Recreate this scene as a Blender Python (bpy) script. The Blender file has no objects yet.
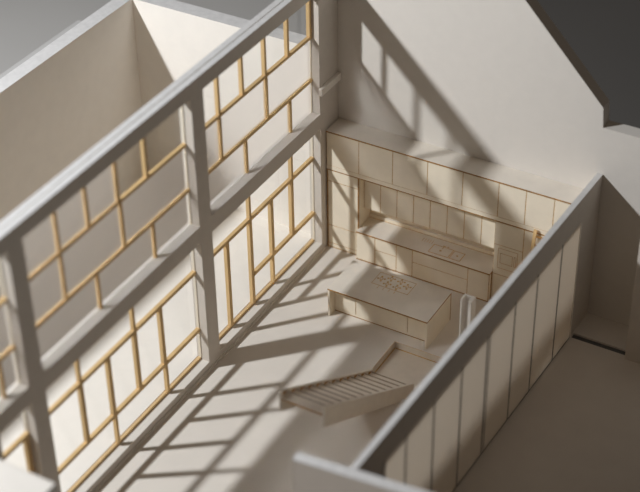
import bpy, bmesh, math, random
from mathutils import Matrix, Vector
random.seed(4)
S = 0.05                     # model units to scene metres (a card model on a table)
sc = bpy.context.scene
col = sc.collection

# ------------------------------------------------------------------ materials
def new_mat(name):
    m = bpy.data.materials.new(name); m.use_nodes = True
    nt = m.node_tree; nt.nodes.clear()
    return m, nt, nt.nodes.new('ShaderNodeOutputMaterial')

def card(name, c, rough=0.75, amp=0.05, scale=60, bump=0.04, stretch=(1, 1, 1), spec=0.25, grain=0.0):
    m, nt, out = new_mat(name)
    N, L = nt.nodes.new, nt.links.new
    b = N('ShaderNodeBsdfPrincipled'); b.inputs['Roughness'].default_value = rough
    b.inputs['Specular IOR Level'].default_value = spec
    tc = N('ShaderNodeTexCoord'); mp = N('ShaderNodeMapping'); mp.inputs['Scale'].default_value = stretch
    L(tc.outputs['Object'], mp.inputs[0])
    n = N('ShaderNodeTexNoise'); n.inputs['Scale'].default_value = scale; n.inputs['Detail'].default_value = 6
    L(mp.outputs[0], n.inputs['Vector'])
    r = N('ShaderNodeValToRGB')
    r.color_ramp.elements[0].position = 0.3; r.color_ramp.elements[1].position = 0.7
    r.color_ramp.elements[0].color = (*[x * (1 - amp) for x in c], 1)
    r.color_ramp.elements[1].color = (*[min(1, x * (1 + amp * 0.6)) for x in c], 1)
    L(n.outputs[0], r.inputs[0]); L(r.outputs[0], b.inputs['Base Color'])
    n2 = N('ShaderNodeTexNoise'); n2.inputs['Scale'].default_value = 900; L(tc.outputs['Object'], n2.inputs['Vector'])
    bp = N('ShaderNodeBump'); bp.inputs['Strength'].default_value = bump; bp.inputs['Distance'].default_value = 0.001
    L(n2.outputs[0], bp.inputs['Height']); L(bp.outputs[0], b.inputs['Normal'])
    L(b.outputs[0], out.inputs[0])
    return m

M = {}
M['card'] = card('white_card', (0.73, 0.688, 0.632), amp=0.02)
M['board'] = card('shade_darkened_card', (0.52, 0.46, 0.40), amp=0.03)  # card colour darkened to put the front wall's shade into it
M['backdrop'] = card('dark_grey_backdrop', (0.16, 0.152, 0.142), amp=0.04, scale=3)
M['ledge'] = card('grey_ledge_board', (0.45, 0.44, 0.425), amp=0.03)
M['white'] = card('courtyard_card', (0.88, 0.835, 0.77), amp=0.02)
M['floor'] = card('floor_card', (0.73, 0.68, 0.62), amp=0.03, scale=25)
M['frame'] = card('grey_white_board', (0.66, 0.605, 0.54), amp=0.03)
M['edge'] = card('cut_board_edge', (0.66, 0.645, 0.63), amp=0.08, scale=120)
M['cream'] = card('cream_veneer', (0.87, 0.785, 0.64), amp=0.05, scale=40)
M['creamtop'] = card('pale_veneer_top', (0.78, 0.72, 0.635), amp=0.06, scale=40)
M['burn'] = card('scorched_edge', (0.40, 0.21, 0.065), amp=0.35, scale=220)
M['line'] = card('engraved_line', (0.62, 0.41, 0.19), amp=0.3, scale=220)
M['wood'] = card('basswood_strip', (0.74, 0.51, 0.25), amp=0.14, scale=50, stretch=(1, 1, 0.25))
M['stairwood'] = card('stair_card', (0.74, 0.66, 0.56), amp=0.06, scale=60)
M['table'] = card('grey_table', (0.61, 0.595, 0.57), amp=0.05, scale=2, rough=0.6)
M['dark'] = card('dark_joint', (0.22, 0.21, 0.20), amp=0.2)
M['slot'] = card('painted_gap_shade', (0.13, 0.13, 0.125), amp=0.1)  # darkness of the floor gap put into a colour
M['shade_strip'] = card('painted_tread_shade', (0.36, 0.29, 0.215), amp=0.2, scale=200)  # shade between the steps, painted as a dark strip colour

def clear_mat():
    m, nt, out = new_mat('clear_acetate')
    N, L = nt.nodes.new, nt.links.new
    t = N('ShaderNodeBsdfTransparent'); t.inputs[0].default_value = (0.95, 0.95, 0.94, 1)
    g = N('ShaderNodeBsdfGlossy'); g.inputs['Roughness'].default_value = 0.03
    f = N('ShaderNodeFresnel'); f.inputs['IOR'].default_value = 1.45
    mx = N('ShaderNodeMixShader')
    L(f.outputs[0], mx.inputs[0]); L(t.outputs[0], mx.inputs[1]); L(g.outputs[0], mx.inputs[2])
    L(mx.outputs[0], out.inputs[0])
    return m
def frost_mat():
    m, nt, out = new_mat('frosted_film')
    N, L = nt.nodes.new, nt.links.new
    rf = N('ShaderNodeBsdfRefraction'); rf.inputs['IOR'].default_value = 1.10
    rf.inputs['Roughness'].default_value = 1.0; rf.inputs['Color'].default_value = (0.92, 0.90, 0.88, 1)
    tl = N('ShaderNodeBsdfTranslucent'); tl.inputs[0].default_value = (0.8, 0.76, 0.72, 1)
    mx = N('ShaderNodeMixShader'); mx.inputs[0].default_value = 0.17
    L(rf.outputs[0], mx.inputs[1]); L(tl.outputs[0], mx.inputs[2])
    tr = N('ShaderNodeBsdfTransparent'); tr.inputs[0].default_value = (0.95, 0.94, 0.93, 1)
    m2 = N('ShaderNodeMixShader'); m2.inputs[0].default_value = 0.10
    L(mx.outputs[0], m2.inputs[1]); L(tr.outputs[0], m2.inputs[2]); L(m2.outputs[0], out.inputs[0])
    return m
def vellum_mat():
    m, nt, out = new_mat('translucent_panel')
    N, L = nt.nodes.new, nt.links.new
    d = N('ShaderNodeBsdfDiffuse'); d.inputs[0].default_value = (0.80, 0.745, 0.67, 1)
    tl = N('ShaderNodeBsdfTranslucent'); tl.inputs[0].default_value = (0.80, 0.745, 0.67, 1)
    mx = N('ShaderNodeMixShader'); mx.inputs[0].default_value = 0.60
    L(d.outputs[0], mx.inputs[1]); L(tl.outputs[0], mx.inputs[2]); L(mx.outputs[0], out.inputs[0])
    return m
M['clear'] = clear_mat(); M['frost'] = frost_mat(); M['vellum'] = vellum_mat()

# ------------------------------------------------------------------ geometry helpers
class MB:
    """collects shapes in model units and links them as ONE mesh object"""
    def __init__(self): self.v, self.f, self.m = [], [], []
    def poly(self, pts, faces, mat):
        o = len(self.v); self.v += [tuple(p) for p in pts]
        for fc in faces: self.f.append([i + o for i in fc]); self.m.append(mat)
        return self
    def box(self, x0, x1, y0, y1, z0, z1, mat, front=None, top=None, left=None, right=None, back=None, bottom=None):
        p = [(x, y, z) for z in (z0, z1) for y in (y0, y1) for x in (x0, x1)]
        o = len(self.v); self.v += p
        for fc, mm in (((0, 2, 3, 1), bottom), ((4, 5, 7, 6), top), ((0, 1, 5, 4), front), ((2, 6, 7, 3), back), ((0, 4, 6, 2), left), ((1, 3, 7, 5), right)):
            self.f.append([i + o for i in fc]); self.m.append(mm or mat)
        return self
    def prism(self, pts, ax, a, b, mat, side=None):
        """polygon in the two other axes extruded along ax from a to b"""
        n = len(pts)
        def P(q, w): return (w, q[0], q[1]) if ax == 0 else (q[0], w, q[1]) if ax == 1 else (q[0], q[1], w)
        V = [P(q, a) for q in pts] + [P(q, b) for q in pts]
        o = len(self.v); self.v += V
        self.f.append([o + i for i in range(n)]); self.m.append(mat)
        self.f.append([o + n + i for i in reversed(range(n))]); self.m.append(mat)
        for i in range(n):
            j = (i + 1) % n
            self.f.append([o + i, o + j, o + n + j, o + n + i]); self.m.append(side or mat)
        return self
    def bar(self, a, b, w, h, mat, up=(0, 0, 1)):
        a, b = Vector(a), Vector(b); d = (b - a).normalized()
        s = d.cross(Vector(up)).normalized(); t = s.cross(d)
        P = []
        for e in (a, b):
            for i, j in ((-1, -1), (1, -1), (1, 1), (-1, 1)):
                P.append(e + s * (w / 2 * i) + t * (h / 2 * j))
        return self.poly(P, [(0, 1, 2, 3), (7, 6, 5, 4), (0, 4, 5, 1), (1, 5, 6, 2), (2, 6, 7, 3), (3, 7, 4, 0)], mat)
    def disc(self, c, r, h, mat, n=16, hole=0):
        cx, cy, cz = c
        ring = [(cx + r * math.cos(2 * math.pi * k / n), cy + r * math.sin(2 * math.pi * k / n)) for k in range(n)]
        if not hole: return self.prism(ring, 2, cz, cz + h, mat)
        inn = [(cx + hole * math.cos(2 * math.pi * k / n), cy + hole * math.sin(2 * math.pi * k / n)) for k in range(n)]
        P = [(*q, cz + h) for q in ring] + [(*q, cz + h) for q in inn] + [(*q, cz) for q in ring] + [(*q, cz) for q in inn]
        F = []
        for k in range(n):
            j = (k + 1) % n
            F += [(k, j, n + j, n + k), (k, 2 * n + k, 2 * n + j, j), (n + k, n + j, 3 * n + j, 3 * n + k)]
        return self.poly(P, F, mat)
    def build(self, name, parent=None, loc=None, bevel=0.0, fix=True):
        base = Vector(loc) if loc is not None else (Vector(parent['_b']) if parent is not None and '_b' in parent else Vector((0, 0, 0)))
        me = bpy.data.meshes.new(name)
        me.from_pydata([tuple((Vector(v) - base) * S) for v in self.v], [], self.f)
        names = []
        for mm in self.m:
            if mm not in names: names.append(mm)
        for mm in names: me.materials.append(M[mm])
        for p, mm in zip(me.polygons, self.m): p.material_index = names.index(mm)
        bm = bmesh.new(); bm.from_mesh(me)
        if fix: bmesh.ops.recalc_face_normals(bm, faces=bm.faces)
        if bevel:
            bmesh.ops.bevel(bm, geom=list(bm.edges), offset=bevel * S, segments=1, affect='EDGES', clamp_overlap=True)
        bm.to_mesh(me); bm.free()
        o = bpy.data.objects.new(name, me); col.objects.link(o)
        if parent is not None: o.parent = parent
        else: o.location = base * S
        o['_b'] = tuple(base)
        return o

def tag(o, label, cat, group=None, kind=None):
    o['label'] = label; o['category'] = cat
    if group: o['group'] = group
    if kind: o['kind'] = kind
    return o
def thing(name, loc, label, cat, group=None, kind=None, rot=0):
    o = bpy.data.objects.new(name, None); o.empty_display_size = 0.01
    col.objects.link(o); o.location = Vector(loc) * S; o.rotation_euler.z = rot
    o['_b'] = tuple(loc)
    return tag(o, label, cat, group, kind)
def local(o): o['_b'] = (0.0, 0.0, 0.0); return o       # children given in the thing's own frame

# ------------------------------------------------------------------ measured numbers (model units)
yA, yB, yC, yD, yE = -1.03, -6.53, -7.05, -13.37, -13.87
yEnd = -15.5
z0, z1, z2, z3, Ht = 0.25, 4.18, 4.66, 8.37, 8.79
XP = -0.27                     # plane of the glazing
XO = -0.37                     # outer face of the window wall
Hy = 6.57                      # courtyard wall height
Hr = 4.62                      # inner right wall height

# ------------------------------------------------------------------ table and floors
b = MB(); b.box(-70, 70, -60, 90, -1.1, -0.62, 'table')
tag(b.build('table_surface'), 'grey table surface the white card model stands on', 'table', kind='structure')
b = MB(); b.box(-2.0, 40, 2.0, 60, -0.62, -0.55, 'backdrop')
tag(b.build('backdrop_board'), 'dark grey board lying on the table behind the gable wall', 'board', kind='structure')
b = MB(); b.box(-7.9, 14, -18.2, 0.9, -0.60, -0.32, 'card')
tag(b.build('base_board', bevel=0.02), 'thick white base board under the whole card model', 'base board', kind='structure')

PX0, PX1, PY0, PY1, PZ = 3.77, 5.76, -5.62, -3.66, -0.20       # sunken landing
SX0, SX1, SY0, SY1 = 7.87, 14.0, -1.20, -0.99                    # slot in the floor
def floor_mesh(x0, x1, y0, y1, holes, name, label, top=0.0, mat='floor'):
    xs = sorted({x0, x1} | {h[i] for h in holes for i in (0, 1)}); ys = sorted({y0, y1} | {h[i] for h in holes for i in (2, 3)})
    xs = [x for x in xs if x0 <= x <= x1]; ys = [y for y in ys if y0 <= y <= y1]
    b = MB()
    for i in range(len(xs) - 1):
        for j in range(len(ys) - 1):
            cx, cy = (xs[i] + xs[i + 1]) / 2, (ys[j] + ys[j + 1]) / 2
            if any(h[0] < cx < h[1] and h[2] < cy < h[3] for h in holes): continue
            b.box(xs[i], xs[i + 1], ys[j], ys[j + 1], -0.32, top, mat)
    return tag(b.build(name), label, 'floor', kind='structure')
floor_mesh(0, 14, -18.0, 0, [(PX0, PX1, PY0, PY1), (SX0, SX1, SY0, SY1)], 'floor', 'pale card floor of the model room with window shadows falling across it')
floor_mesh(-6.25, XO, -18.0, -0.83, [], 'floor_courtyard', 'white card floor of the courtyard behind the tall windows', 0.31, 'white')
b = MB(); b.box(PX0, PX1, PY0, PY1, -0.30, PZ, 'stairwood')
tag(b.build('floor_landing'), 'shallow sunken landing in the floor at the foot of the stair', 'landing', kind='structure')
b = MB()
b.box(PX0, PX0 + .015, PY0, PY1, PZ, 0.004, 'stairwood', top='line').box(PX0 + .015, PX1, PY1 - .015, PY1, PZ, 0.004, 'stairwood', top='line')
b.box(PX0 + .015, PX0 + .05, PY0, PY1 - .05, PZ, PZ + .006, 'line').box(PX0 + .05, PX1, PY1 - .05, PY1 - .015, PZ, PZ + .006, 'line')
tag(b.build('trim_1'), 'scorched card lining round the sunken landing', 'trim', kind='structure')

b = MB().box(SX0, SX1, SY0, SY1, -.32, -.06, "slot")  # dark filler painting the shade inside the floor gap
tag(b.build('gap_shade_strip'), 'strip painted with the shade of the doorway gap behind the right partition', 'painted shade strip', kind='structure')
# ------------------------------------------------------------------ back wall (gable), courtyard walls
def gz(x): return 6.58 + (7.68 - x) * 1.07
b = MB()
b.prism([(XO, -0.32), (14, -0.32), (14, 6.0), (7.74, 6.0), (7.69, 6.58), (2.0, gz(2.0)), (XO, gz(2.0) - 2.4)], 1, 0.0, 0.42, 'card')
tag(b.build('wall_back'), 'tall white gable end wall behind the kitchen with a stepped sloping top', 'wall', kind='structure')
b = MB(); b.box(-6.25, XO, -0.83, -0.33, -0.32, Hy, 'white', top='edge')
tag(b.build('wall_courtyard_back'), 'white courtyard end wall seen over the window wall, half in sun', 'wall', kind='structure')
b = MB(); b.box(-6.70, -6.25, -18.0, -0.33, -0.32, Hy, 'white', top='edge')
tag(b.build('wall_courtyard_left'), 'long outer courtyard wall in shade at the upper left', 'wall', kind='structure')
b = MB(); b.box(-7.55, -6.70, -18.0, -1.75, -0.32, 6.0, 'ledge')
tag(b.build('wall_outer_left', bevel=.02), 'lower outer ledge running along the outside of the courtyard wall', 'wall', kind='structure')

# ------------------------------------------------------------------ window wall frame
wl = thing('wall_left', (0, -9, 0), 'two storey window wall frame of grey white board', 'wall', kind='structure')
MB().box(XO, 0, yA, 0, 0, Ht, 'frame', top='edge').build('end_post', wl)
MB().box(XO, 0, yC, yB, 0, z3, 'frame').build('post', wl)
MB().box(XO, 0, yE, yD, 0, z3, 'frame').build('post', wl)
MB().box(XO, 0, yEnd, yEnd + .5, 0, z3, 'frame').build('post', wl)
tb = MB().box(XO, 0, yEnd, yA, z3, Ht - .05, 'frame', top='edge').box(XO, -.20, yEnd, yA, Ht - .05, Ht, 'edge').box(-.17, 0, yEnd, yA, Ht - .05, Ht, 'frame', top='edge').build('top_beam', wl)
bays = [(yB, yA), (yD, yC), (yEnd + .5, yE)]
for a, c in bays:
    MB().box(XO, 0, a, c, z1, z2, 'frame', top='card').build('middle_rail', wl)
    MB().box(XO, 0, a, c, 0, z0, 'frame', top='card').build('sill', wl)
b = MB().box(0, .05, yEnd, -.92, 0, 0.06, 'frame', top='card')
tag(b.build('baseboard_left'), 'low step along the foot of the window wall', 'baseboard', kind='structure')
b = MB().box(0.0, 0.10, -1.09, -0.02, 5.29, 5.50, 'white')
tag(b.build('trim_2'), 'short white batten on the blank end of the window wall', 'trim', kind='structure')

# windows: sticks and panes
MW, MD = 0.09, 0.12
def stick_v(p, y, za, zb, w=MW): MB().box(XP - MD / 2, XP + MD / 2, y - w / 2, y + w / 2, za, zb, 'wood').build('mullion', p, bevel=.012)
def stick_h(p, ya, yb, z, w=MW): MB().box(XP - MD / 2, XP + MD / 2, ya, yb, z - w / 2, z + w / 2, 'wood').build('glazing_bar', p, bevel=.012)
def pane(p, ya, yb, za, zb, mat):
    MB().poly([(XP, ya, za), (XP, yb, za), (XP, yb, zb), (XP, ya, zb)], [(0, 1, 2, 3)], mat).build('pane', p, fix=False)
def jamb(p, y, za, zb, s): MB().box(XP - .04, XP + .03, min(y, y + s * .022), max(y, y + s * .022), za, zb, 'cream').build('jamb_strip', p)
H1u, H2u, H1l, H2l = 7.02, 5.70, 3.15, 1.27
h = MW / 2
def upper(n, label, a, c, v1, v2, v3, lastjamb):
    w = thing('window_%d' % n, (XP, (a + c) / 2, z2), label, 'window', kind='structure')
    stick_h(w, a, c, H1u); stick_h(w, a, c, H2u)
    for y in v1: stick_v(w, y, H1u + h, z3)
    for y in v2: stick_v(w, y, H2u + h, H1u - h, .085)
    for y in v3: stick_v(w, y, z2, H2u - h, .085)
    jamb(w, c, z2, H2u - h, -1); jamb(w, c, H2u + h, H1u - h, -1)
    jamb(w, c, H1u + h, z3, -1) if not lastjamb else stick_v(w, c - .06, H1u + h, z3)
    if n == 3: pane(w, a, -9.82, H1u, z3, 'frost'); pane(w, -9.82, c, H1u, z3, 'clear')
    else: pane(w, a, c, H1u, z3, 'clear')
    pane(w, a, c, H2u, H1u, 'frost'); pane(w, a, c, z2, H2u, 'frost')
    return w
def lower(n, label, a, c, vu, vm, vl, h2a, long_):
    w = thing('window_%d' % n, (XP, (a + c) / 2, z0), label, 'window', kind='structure')
    stick_h(w, a, c, H1l, .11); stick_h(w, h2a, c, H2l, .11); MB().box(XP - .075, XP + .015, a, c, z0, z0 + .07, 'wood').build('glazing_bar', w, bevel=.01)
    for y in vu: stick_v(w, y, H1l + h, z1)
    for y in vm: stick_v(w, y, (z0 + .07) if y in long_ else H2l + h, H1l - h, .13)
    for y in vl: stick_v(w, y, z0 + .07, H2l - h)
    jamb(w, c, z0 + .07, H2l - h, -1); jamb(w, c, H2l + h, H1l - h, -1); jamb(w, c, H1l + h, z1, -1)
    pane(w, a, c, z0 + .07, z1, 'clear')
    return w
upper(1, 'upper window beside the kitchen corner, between the slim post and the end wall', yB, yA, (-5.56, -4.46, -3.37, -2.24), (-5.55, -3.34), (-4.42, -2.19), True)
lower(2, 'lower window beside the kitchen corner, directly left of the tall cabinet', yB, yA, (-4.41, -2.22), (-5.55, -4.41, -3.32, -2.24), (-3.34,), -4.41, (-5.55, -4.41))
upper(3, 'upper window of the middle bay with dim panes, left of the slim post', yD, yC, (-12.03, -10.95, -9.82, -8.68), (-12.02, -9.76), (-10.87, -8.62), False)
lower(4, 'lower window of the middle bay with ladder-like bars, left of the slim post', yD, yC, (-11.93, -9.74), (-11.93, -10.84, -9.74, -8.65), (-10.81, -8.61), yD, ())
upper(5, 'upper window of the bay cut off by the left edge of the photo', yEnd + .5, yE, (-14.95,), (-14.95,), (-14.4,), False)
lower(6, 'lower window of the bay at the bottom left corner of the photo', yEnd + .5, yE, (-14.9,), (-13.97, -14.9,), (-14.4,), yEnd + .5, ())

# ------------------------------------------------------------------ right partition with sliding panels
TH = -0.03
wr = thing('wall_right', (7.72, 0, 0), 'low partition wall with a deep header running across the right of the room', 'wall', kind='structure', rot=TH); local(wr)
T = 0.155; PA, PB = -1.22, -11.45; ZH = 3.83; YN = -12.62
MB().box(0, T, YN, -0.005, ZH, Hr, 'frame', top='edge').build('header', wr)
MB().box(0, T, PA, -0.005, 0, ZH, 'frame', front='card').build('end_panel', wr)
MB().box(0, T, YN, PB, 0, ZH, 'frame').build('end_panel', wr)
MB().box(0.03, T + .012, PB, PA, 0, 0.03, 'dark').build('floor_track', wr)
MB().box(T - .05, T + .03, PA - .03, PA, 0.03, ZH, 'white').build('reveal_strip', wr)  # thin white strip along the reveal at the panels' far end
js = [PA - .03, -2.37, -3.80, -5.06, -6.54, -7.85, -9.2, -10.5, PB]
plab = ['pale panel of the right partition next to its far doorway end', 'second pale partition panel from the doorway end of the right wall', 'third pale partition panel from the doorway end of the right wall',
        'fourth pale partition panel from the doorway, with the double joint line', 'fifth pale partition panel from the doorway end of the right wall', 'sixth pale partition panel from the doorway end, cut off by the bottom edge', 'seventh pale partition panel from the doorway, last but one before the front corner', 'nearest pale partition panel, beside the front corner of the right wall']
for k in range(8):
    a, c = js[k + 1], js[k]
    p = thing('sliding_panel', Matrix.Rotation(TH, 3, 'Z') @ Vector((T - .015, (a + c) / 2, 0.03)) + Vector((7.72, 0, 0)), plab[k], 'panel', 'panels of the right partition', rot=TH)
    local(p); hw = (c - a) / 2
    MB().box(-.02, .02, -hw + .045, hw, 0, ZH - .03, 'vellum').build('sheet', p)
    b = MB().box(-.02, .026, -hw, -hw + .045, 0, ZH - .03, 'dark')
    if k == 3: b.box(-.02, .026, -hw + .14, -hw + .16, 0, ZH - .03, 'dark')
    b.build('joint_strip', p)
# stub wall at the right edge, front wall, foreground wall
b = MB().box(9.47, 14, -1.34, -1.205, 0, 4.05, 'frame', top='card')
tag(b.build('wall_stub_right'), 'low wall stub at the right edge beside the doorway gap', 'wall', kind='structure')
b = MB().prism([(6.17, -12.73), (14, -11.99), (14, -12.24), (6.17, -12.98)], 2, 0, Hr - .03, 'board').prism([(6.17, -12.73), (14, -11.99), (14, -12.24), (6.17, -12.98)], 2, Hr - .03, Hr, 'edge')
fw = b.build('wall_front'); tag(fw, 'shade-painted front wall with pale top edge crossing the bottom centre of the photo', 'wall', kind='structure')
b = MB().box(0.08, 2.45, -18.0, -16.0, 0, 4.75, 'card')
tag(b.build('wall_front_left', bevel=.06), 'blurred white wall end in the bottom left corner of the photo', 'wall', kind='structure')

# ------------------------------------------------------------------ kitchen
G = 0.013
def door(p, x0, x1, z0_, z1_, yf, name='door', lines=()):
    b = MB().box(x0 + G, x1 - G, yf, yf + .0068, z0_ + G, z1_ - G, 'cream')
    for (a, c, e, g_) in lines: b.box(a, c, yf - .004, yf, e, g_, 'line')
    return b.build(name, p)
def carcass(p, x0, x1, z0_, z1_, yf, yb=-0.01):
    MB().box(x0, x1, yf + .007, yb, z0_, z1_, 'cream', front='line').build('carcass', p)

K1 = .03
t = thing('tall_cabinet', (.55, -.4, 0), 'tall cream cabinet in the corner next to the window wall', 'cabinet')
carcass(t, K1, 1.06, 0, 2.72, -.75)
MB().box(K1, K1 + .03, -.755, -.72, 0, 2.72, 'burn').build('edge_strip', t)
MB().box(1.035, 1.062, -.757, -.72, 1.0, 2.70, 'burn').build('edge_strip', t)
for a, c in ((0.03, .16), (.16, .8), (.8, 2.34), (2.34, 2.72)): door(t, K1 + .03, 1.04, a, c, -.752)

ux = [K1, 1.06, 2.12, 3.19, 4.25, 5.31, 6.1, 6.9, 7.64]
ul = ['cream top cupboard in the corner, above the tall cabinet by the window', 'second cream top cupboard from the window corner', 'third cream top cupboard from the window corner', 'fourth cream top cupboard from the window corner, above the sink',
      'fifth cream top cupboard from the window corner, at the niche end', 'cream top cupboard directly above the oven cabinet', 'narrow cream top cupboard above the small ladder', 'last cream top cupboard, half hidden behind the right partition']
for k in range(8):
    t = thing('top_cupboard', ((ux[k] + ux[k + 1]) / 2, -.4, 2.72), ul[k], 'cupboard', 'top cupboards along the back wall')
    x0, x1 = ux[k], ux[k + 1]
    carcass(t, x0, x1, 2.72, 3.955, -.75)
    door(t, x0, x1, 2.86, 3.955, -.75)
    MB().box(x0, x1, -.752, -.72, 2.735, 2.86, 'cream').box(x0, x1, -.756, -.72, 2.705, 2.735, 'burn').build('pelmet', t)
b = MB().box(K1, 7.64, -.765, -.005, 3.955, 4.0, 'creamtop', front='burn', left='burn')
tag(b.build('cabinet_top'), 'long pale board lying on top of the kitchen cupboards', 'board')

cw = (5.25 - 1.06) / 8
cl = ['first', 'second', 'third', 'fourth', 'fifth', 'sixth', 'seventh', 'eighth']
for k in range(8):
    x0 = 1.07 + cw * k; x1 = x0 + cw
    lab = 'narrow cream cupboard in the kitchen niche, %s from the window side' % cl[k]
    t = thing('niche_cupboard', ((x0 + x1) / 2, -.2, 1.52), lab, 'cupboard', 'narrow cupboards in the kitchen niche')
    carcass(t, x0, x1, 1.52, 2.70, -.44)
    door(t, x0, x1, 1.52, 2.70, -.44)

bx = [(1.06, 1.67, 'cream base cabinet at the window end of the worktop', ((.03, .95),)), (1.67, 2.36, 'cream base cabinet with two drawers under the worktop', ((.03, .54), (.54, .95))),
      (2.36, 2.87, 'narrow cream base cabinet between drawers and sink unit', ((.03, .95),)), (2.87, 4.6, 'wide cream base cabinet below the sink', ((.03, .54), (.54, .95))), (4.6, 5.25, 'cream base cabinet at the oven end of the worktop', ((.03, .95),))]
for x0, x1, lab, ds in bx:
    t = thing('base_cabinet', ((x0 + x1) / 2, -.5, 0), lab, 'cabinet', 'base cabinets under the worktop')
    carcass(t, x0, x1, .03, .955, -.90)
    MB().box(x0, x1, -.90, -.85, 0, .03, 'burn').build('plinth', t)
    for a, c in ds: door(t, x0, x1, a, c, -.90, 'drawer' if len(ds) > 1 else 'door')
    if x1 == 5.25: MB().box(5.25, 5.262, -.90, -.76, 0, .955, 'cream', front='burn').box(5.262, 5.268, -.80, -.76, 0, .955, 'burn').build('end_panel', t)
t = thing('worktop', (3.1, -.5, .955), 'long kitchen worktop with engraved double sink in the niche', 'worktop')
MB().box(1.065, 5.265, -.915, -.01, .955, 1.0, 'creamtop', front='burn', right='burn', left='burn').build('slab', t)
MB().box(1.065, 5.255, -.10, -.02, 1.0, 1.11, 'cream', front='cream', top='creamtop').box(1.065, 5.255, -.112, -.10, 1.0, 1.012, 'line').build('upstand', t)
MB().box(1.065, 5.255, -.035, -.012, 1.11, 1.515, 'cream').build('splashback', t)
def outline(b, x0, x1, y0, y1, z, w=.02, hh=.006, mat='line'):
    b.box(x0, x1, y0, y0 + w, z, z + hh, mat).box(x0, x1, y1 - w, y1, z, z + hh, mat)
    return b.box(x0, x0 + w, y0 + w, y1 - w, z, z + hh, mat).box(x1 - w, x1, y0 + w, y1 - w, z, z + hh, mat)
sk = outline(outline(MB(), 3.30, 3.93, -.80, -.39, 1.0, .022), 3.95, 4.29, -.80, -.40, 1.0, .022).build('sink', t)
MB().disc((3.6, -.6, 1.0), .035, .008, 'line', 12).build('drain', sk); MB().disc((4.12, -.6, 1.0), .03, .008, 'line', 12).build('drain', sk)
MB().box(3.56, 3.66, -.37, -.345, 1.0, 1.01, 'line').box(3.60, 3.62, -.50, -.37, 1.0, 1.01, 'line').box(3.70, 3.74, -.37, -.34, 1.0, 1.01, 'line').build('tap', sk)
b = MB()
for k in range(5): b.box(2.92 + k * .075, 2.935 + k * .075, -.42, -.26, 1.0, 1.005, 'line')
b.build('drainer', t)

t = thing('oven_cabinet', (5.7, -.4, 0), 'tall cream cabinet with engraved oven at the right end of the niche', 'cabinet')
carcass(t, 5.27, 6.12, 0, 2.705, -.75)
door(t, 5.27, 6.12, .03, .95, -.75); door(t, 5.27, 6.12, 1.95, 2.70, -.75)
b = MB().box(5.27 + G, 6.12 - G, -.75, -.72, .96, 1.94, 'cream')
def outl_v(b, x0, x1, z0_, z1_, y, w=.014):
    b.box(x0, x1, y - .004, y, z0_, z0_ + w, 'line').box(x0, x1, y - .004, y, z1_ - w, z1_, 'line')
    return b.box(x0, x0 + w, y - .004, y, z0_, z1_, 'line').box(x1 - w, x1, y - .004, y, z0_, z1_, 'line')
outl_v(b, 5.40, 5.99, 1.18, 1.86, -.75); outl_v(b, 5.47, 5.84, 1.36, 1.70, -.75); outl_v(b, 5.88, 5.95, 1.36, 1.70, -.75)
b.build('oven_door', t)
t = thing('tall_cabinet', (6.9, -.4, 0), 'tall cream cabinet behind the small ladder, beside the right partition', 'cabinet')
carcass(t, 6.12, 7.64, 0, 2.705, -.75)
door(t, 6.12, 6.9, .03, 2.70, -.75); door(t, 6.9, 7.64, .03, 2.70, -.75)

# ladder leaning on the cabinets
t = thing('ladder', (6.65, -1.3, 0), 'little scorched ladder leaning on cabinets behind the right partition', 'ladder')
top, foot = Vector((6.46, -.81, 2.86)), Vector((6.46, -1.52, 0.02))
for dx in (0, .42): MB().bar(foot + Vector((dx, 0, 0)), top + Vector((dx, 0, 0)), .05, .09, 'wood', up=(1, 0, 0)).build('stile', t)
for k in range(11):
    q = foot.lerp(top, (k + .7) / 11.4); MB().bar(q + Vector((.045, 0, 0)), q + Vector((.375, 0, 0)), .05, .04, 'burn').build('rung', t)

# island
t = thing('kitchen_island', (3.15, -2.8, 0), 'cream kitchen island with engraved hob standing in front of the worktop', 'island')
IX0, IX1, IY0, IY1 = 1.63, 4.68, -3.57, -2.10
MB().box(IX0, IX1, IY0, IY1, .905, .95, 'creamtop', front='burn', right='burn', left='burn', back='burn').build('countertop', t)
MB().box(IX0 + .01, IX0 + .06, IY0 + .01, IY1 - .01, 0, .905, 'cream', front='cream').build('end_panel', t)
MB().box(IX1 - .06, IX1 - .005, IY0 + .01, IY1 - .005, 0, .905, 'cream').box(IX1 - .005, IX1, IY1 - .03, IY1, 0, .905, 'burn').build('end_panel', t)
MB().box(IX0 + .06, IX1 - .06, -3.24, IY1 - .04, 0, .905, 'cream', front='line').build('carcass', t)
ds = [IX0 + .06, 2.35, 3.95, IX1 - .06]
for a, c in zip(ds[:-1], ds[1:]):
    b = MB().box(a + G, c - G, -3.27, -3.24, .10, .90, 'cream')
    b.build('door', t)
MB().box(IX0 + .06, IX1 - .06, -3.265, -3.24, 0.025, .09, 'cream').box(IX0 + .06, IX1 - .06, -3.27, -3.24, 0, .025, 'burn').build('plinth', t)
ck = outline(MB(), 2.56, 3.68, -2.77, -2.21, .95, .014).build('cooktop', t); ck['label'] = 'engraved six ring hob outline'
for x, y in ((2.72, -2.47), (2.97, -2.34), (2.97, -2.61), (3.27, -2.34), (3.27, -2.62), (3.51, -2.46)):
    b = MB().disc((x, y, .95), .055, .006, 'line', 12, hole=.035)
    for k in range(4):
        a = .25 + k * math.pi / 2
        b.disc((x + .095 * math.cos(a), y + .095 * math.sin(a), .95), .032, .006, 'line', 8)
    b.build('burner', ck)
for x in (2.80, 2.97, 3.14, 3.31): MB().box(x, x + .014, -2.90, -2.80, .95, .955, 'line').build('knob', ck)

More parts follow.
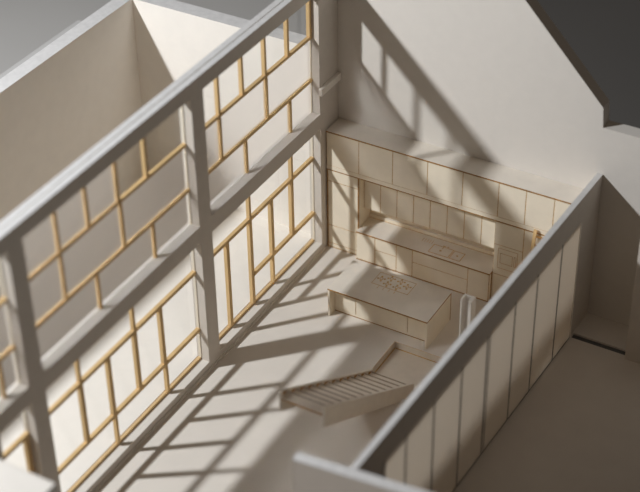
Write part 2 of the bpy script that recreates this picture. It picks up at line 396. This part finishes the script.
# staircase
t = thing('staircase', (4.4, -7.3, PZ), 'card staircase climbing out of the sunken landing beside the island', 'staircase')
SXa, SXb = 3.77, 5.02; ya, yb = -5.0, -9.62; zt0, zt1 = .02, 2.88; hh = .62
sl = (zt1 - zt0) / (yb - ya)
for x in (SXa, SXb - .07):
    ye = -5.42
    b = MB().prism([(ya + .02, PZ + .002), (ye, PZ + .002), (yb, zt1 - hh), (yb, zt1), (ya + .02, zt0)], 0, x, x + .07, 'stairwood', side='creamtop')
    if x == SXa:                       # dark brown triangles on the inner face above each step
        for k in range(12):
            f = (k + .25) / 12; y = ya + (yb - ya) * f; z = zt0 + (zt1 - zt0) * f
            b.prism([(y + .02, z - .035), (y - .20, z - .035), (y - .20, z + .085)], 0, x + .07, x + .074, 'burn')
    b.build('stringer', t)
NT = 12
for k in range(NT):
    f0 = (k + .15) / NT
    y = ya + (yb - ya) * f0; z = zt0 + (zt1 - zt0) * f0 - .05
    dy = (yb - ya) / NT
    MB().box(SXa + .07, SXb - .07, y + dy * .82, y, z - .05, z, 'stairwood', front='burn', back='burn').box(SXa + .07, SXb - .07, y - .05, y - .002, z, z + .002, 'shade_strip').build('tread', t)  # second box paints a band of shade along the far edge

# folded upright by the partition
t = thing('card_upright', (5.72, -3.35, 0), 'white folded card upright standing between the island and the right partition', 'upright')
MB().box(5.58, 5.63, -3.50, -3.22, 0, 2.05, 'card').build('leaf', t, bevel=.01)
MB().box(5.80, 5.90, -3.50, -3.22, 0, 2.05, 'card').build('leaf', t, bevel=.01)
MB().box(5.63, 5.80, -3.27, -3.22, 0, 2.03, 'card').build('web', t)

for o in bpy.data.objects:
    if '_b' in o: del o['_b']

# ------------------------------------------------------------------ light, world, camera
ld = bpy.data.lights.new('studio_lamp', 'POINT'); ld.energy = 106; ld.shadow_soft_size = 0.68 * S; ld.color = (0.94, 0.968, 1.0)
lo = bpy.data.objects.new('studio_lamp', ld); col.objects.link(lo); lo.location = Vector((-15.5, -22.3, 23.8)) * S
w = bpy.data.worlds.new('room_light'); sc.world = w; w.use_nodes = True
nt = w.node_tree; bg = nt.nodes['Background']; bg.inputs[0].default_value = (1.0, 0.82, 0.66, 1)
# dim studio: lighter overhead than at the dark walls and backdrop
tc = nt.nodes.new('ShaderNodeTexCoord'); dp = nt.nodes.new('ShaderNodeVectorMath'); dp.operation = 'DOT_PRODUCT'
dp.inputs[1].default_value = Vector((0.15, -0.50, 0.85)).normalized()
mr = nt.nodes.new('ShaderNodeMapRange'); mr.interpolation_type = 'SMOOTHSTEP'
for k_, v_ in enumerate((0.0, 1.0, 0.008, 0.105)): mr.inputs[k_ + 1].default_value = v_
nt.links.new(tc.outputs['Generated'], dp.inputs[0]); nt.links.new(dp.outputs['Value'], mr.inputs[0]); nt.links.new(mr.outputs[0], bg.inputs[1])

cd = bpy.data.cameras.new('camera'); co = bpy.data.objects.new('camera', cd); col.objects.link(co); sc.camera = co
F = 1607.5628301731103
C = Vector((18.99158545, -33.55297405, 28.04070576)) * S
r = Vector((0.86759976, 0.497085, -0.01331024)); u = Vector((-0.28647522, 0.52152718, 0.80370477)); d = Vector((-0.40645124, 0.69348101, -0.59487939))
Mx = Matrix((r, u, -d)).transposed().to_4x4(); Mx.translation = C
co.matrix_world = Mx
cd.sensor_width = 36; cd.sensor_fit = 'HORIZONTAL'; cd.lens = F / 640 * 36
cd.clip_start = 0.05; cd.clip_end = 50
cd.dof.use_dof = True; cd.dof.focus_distance = 43.8 * S
cd.dof.aperture_fstop = (cd.lens * 1e-3) / (0.60 * S)

sc.view_settings.view_transform = 'Standard'; sc.view_settings.look = 'None'
sc.view_settings.gamma = 1; sc.view_settings.use_curve_mapping = False; sc.view_settings.exposure = 0
sc.cycles.max_bounces = 16; sc.cycles.diffuse_bounces = 12; sc.cycles.transmission_bounces = 8; sc.cycles.transparent_max_bounces = 16; sc.cycles.glossy_bounces = 4
sc.cycles.use_denoising = True
sc.cycles.sample_clamp_indirect = 14
sc.cycles.blur_glossy = 0.0
sc.cycles.caustics_reflective = False
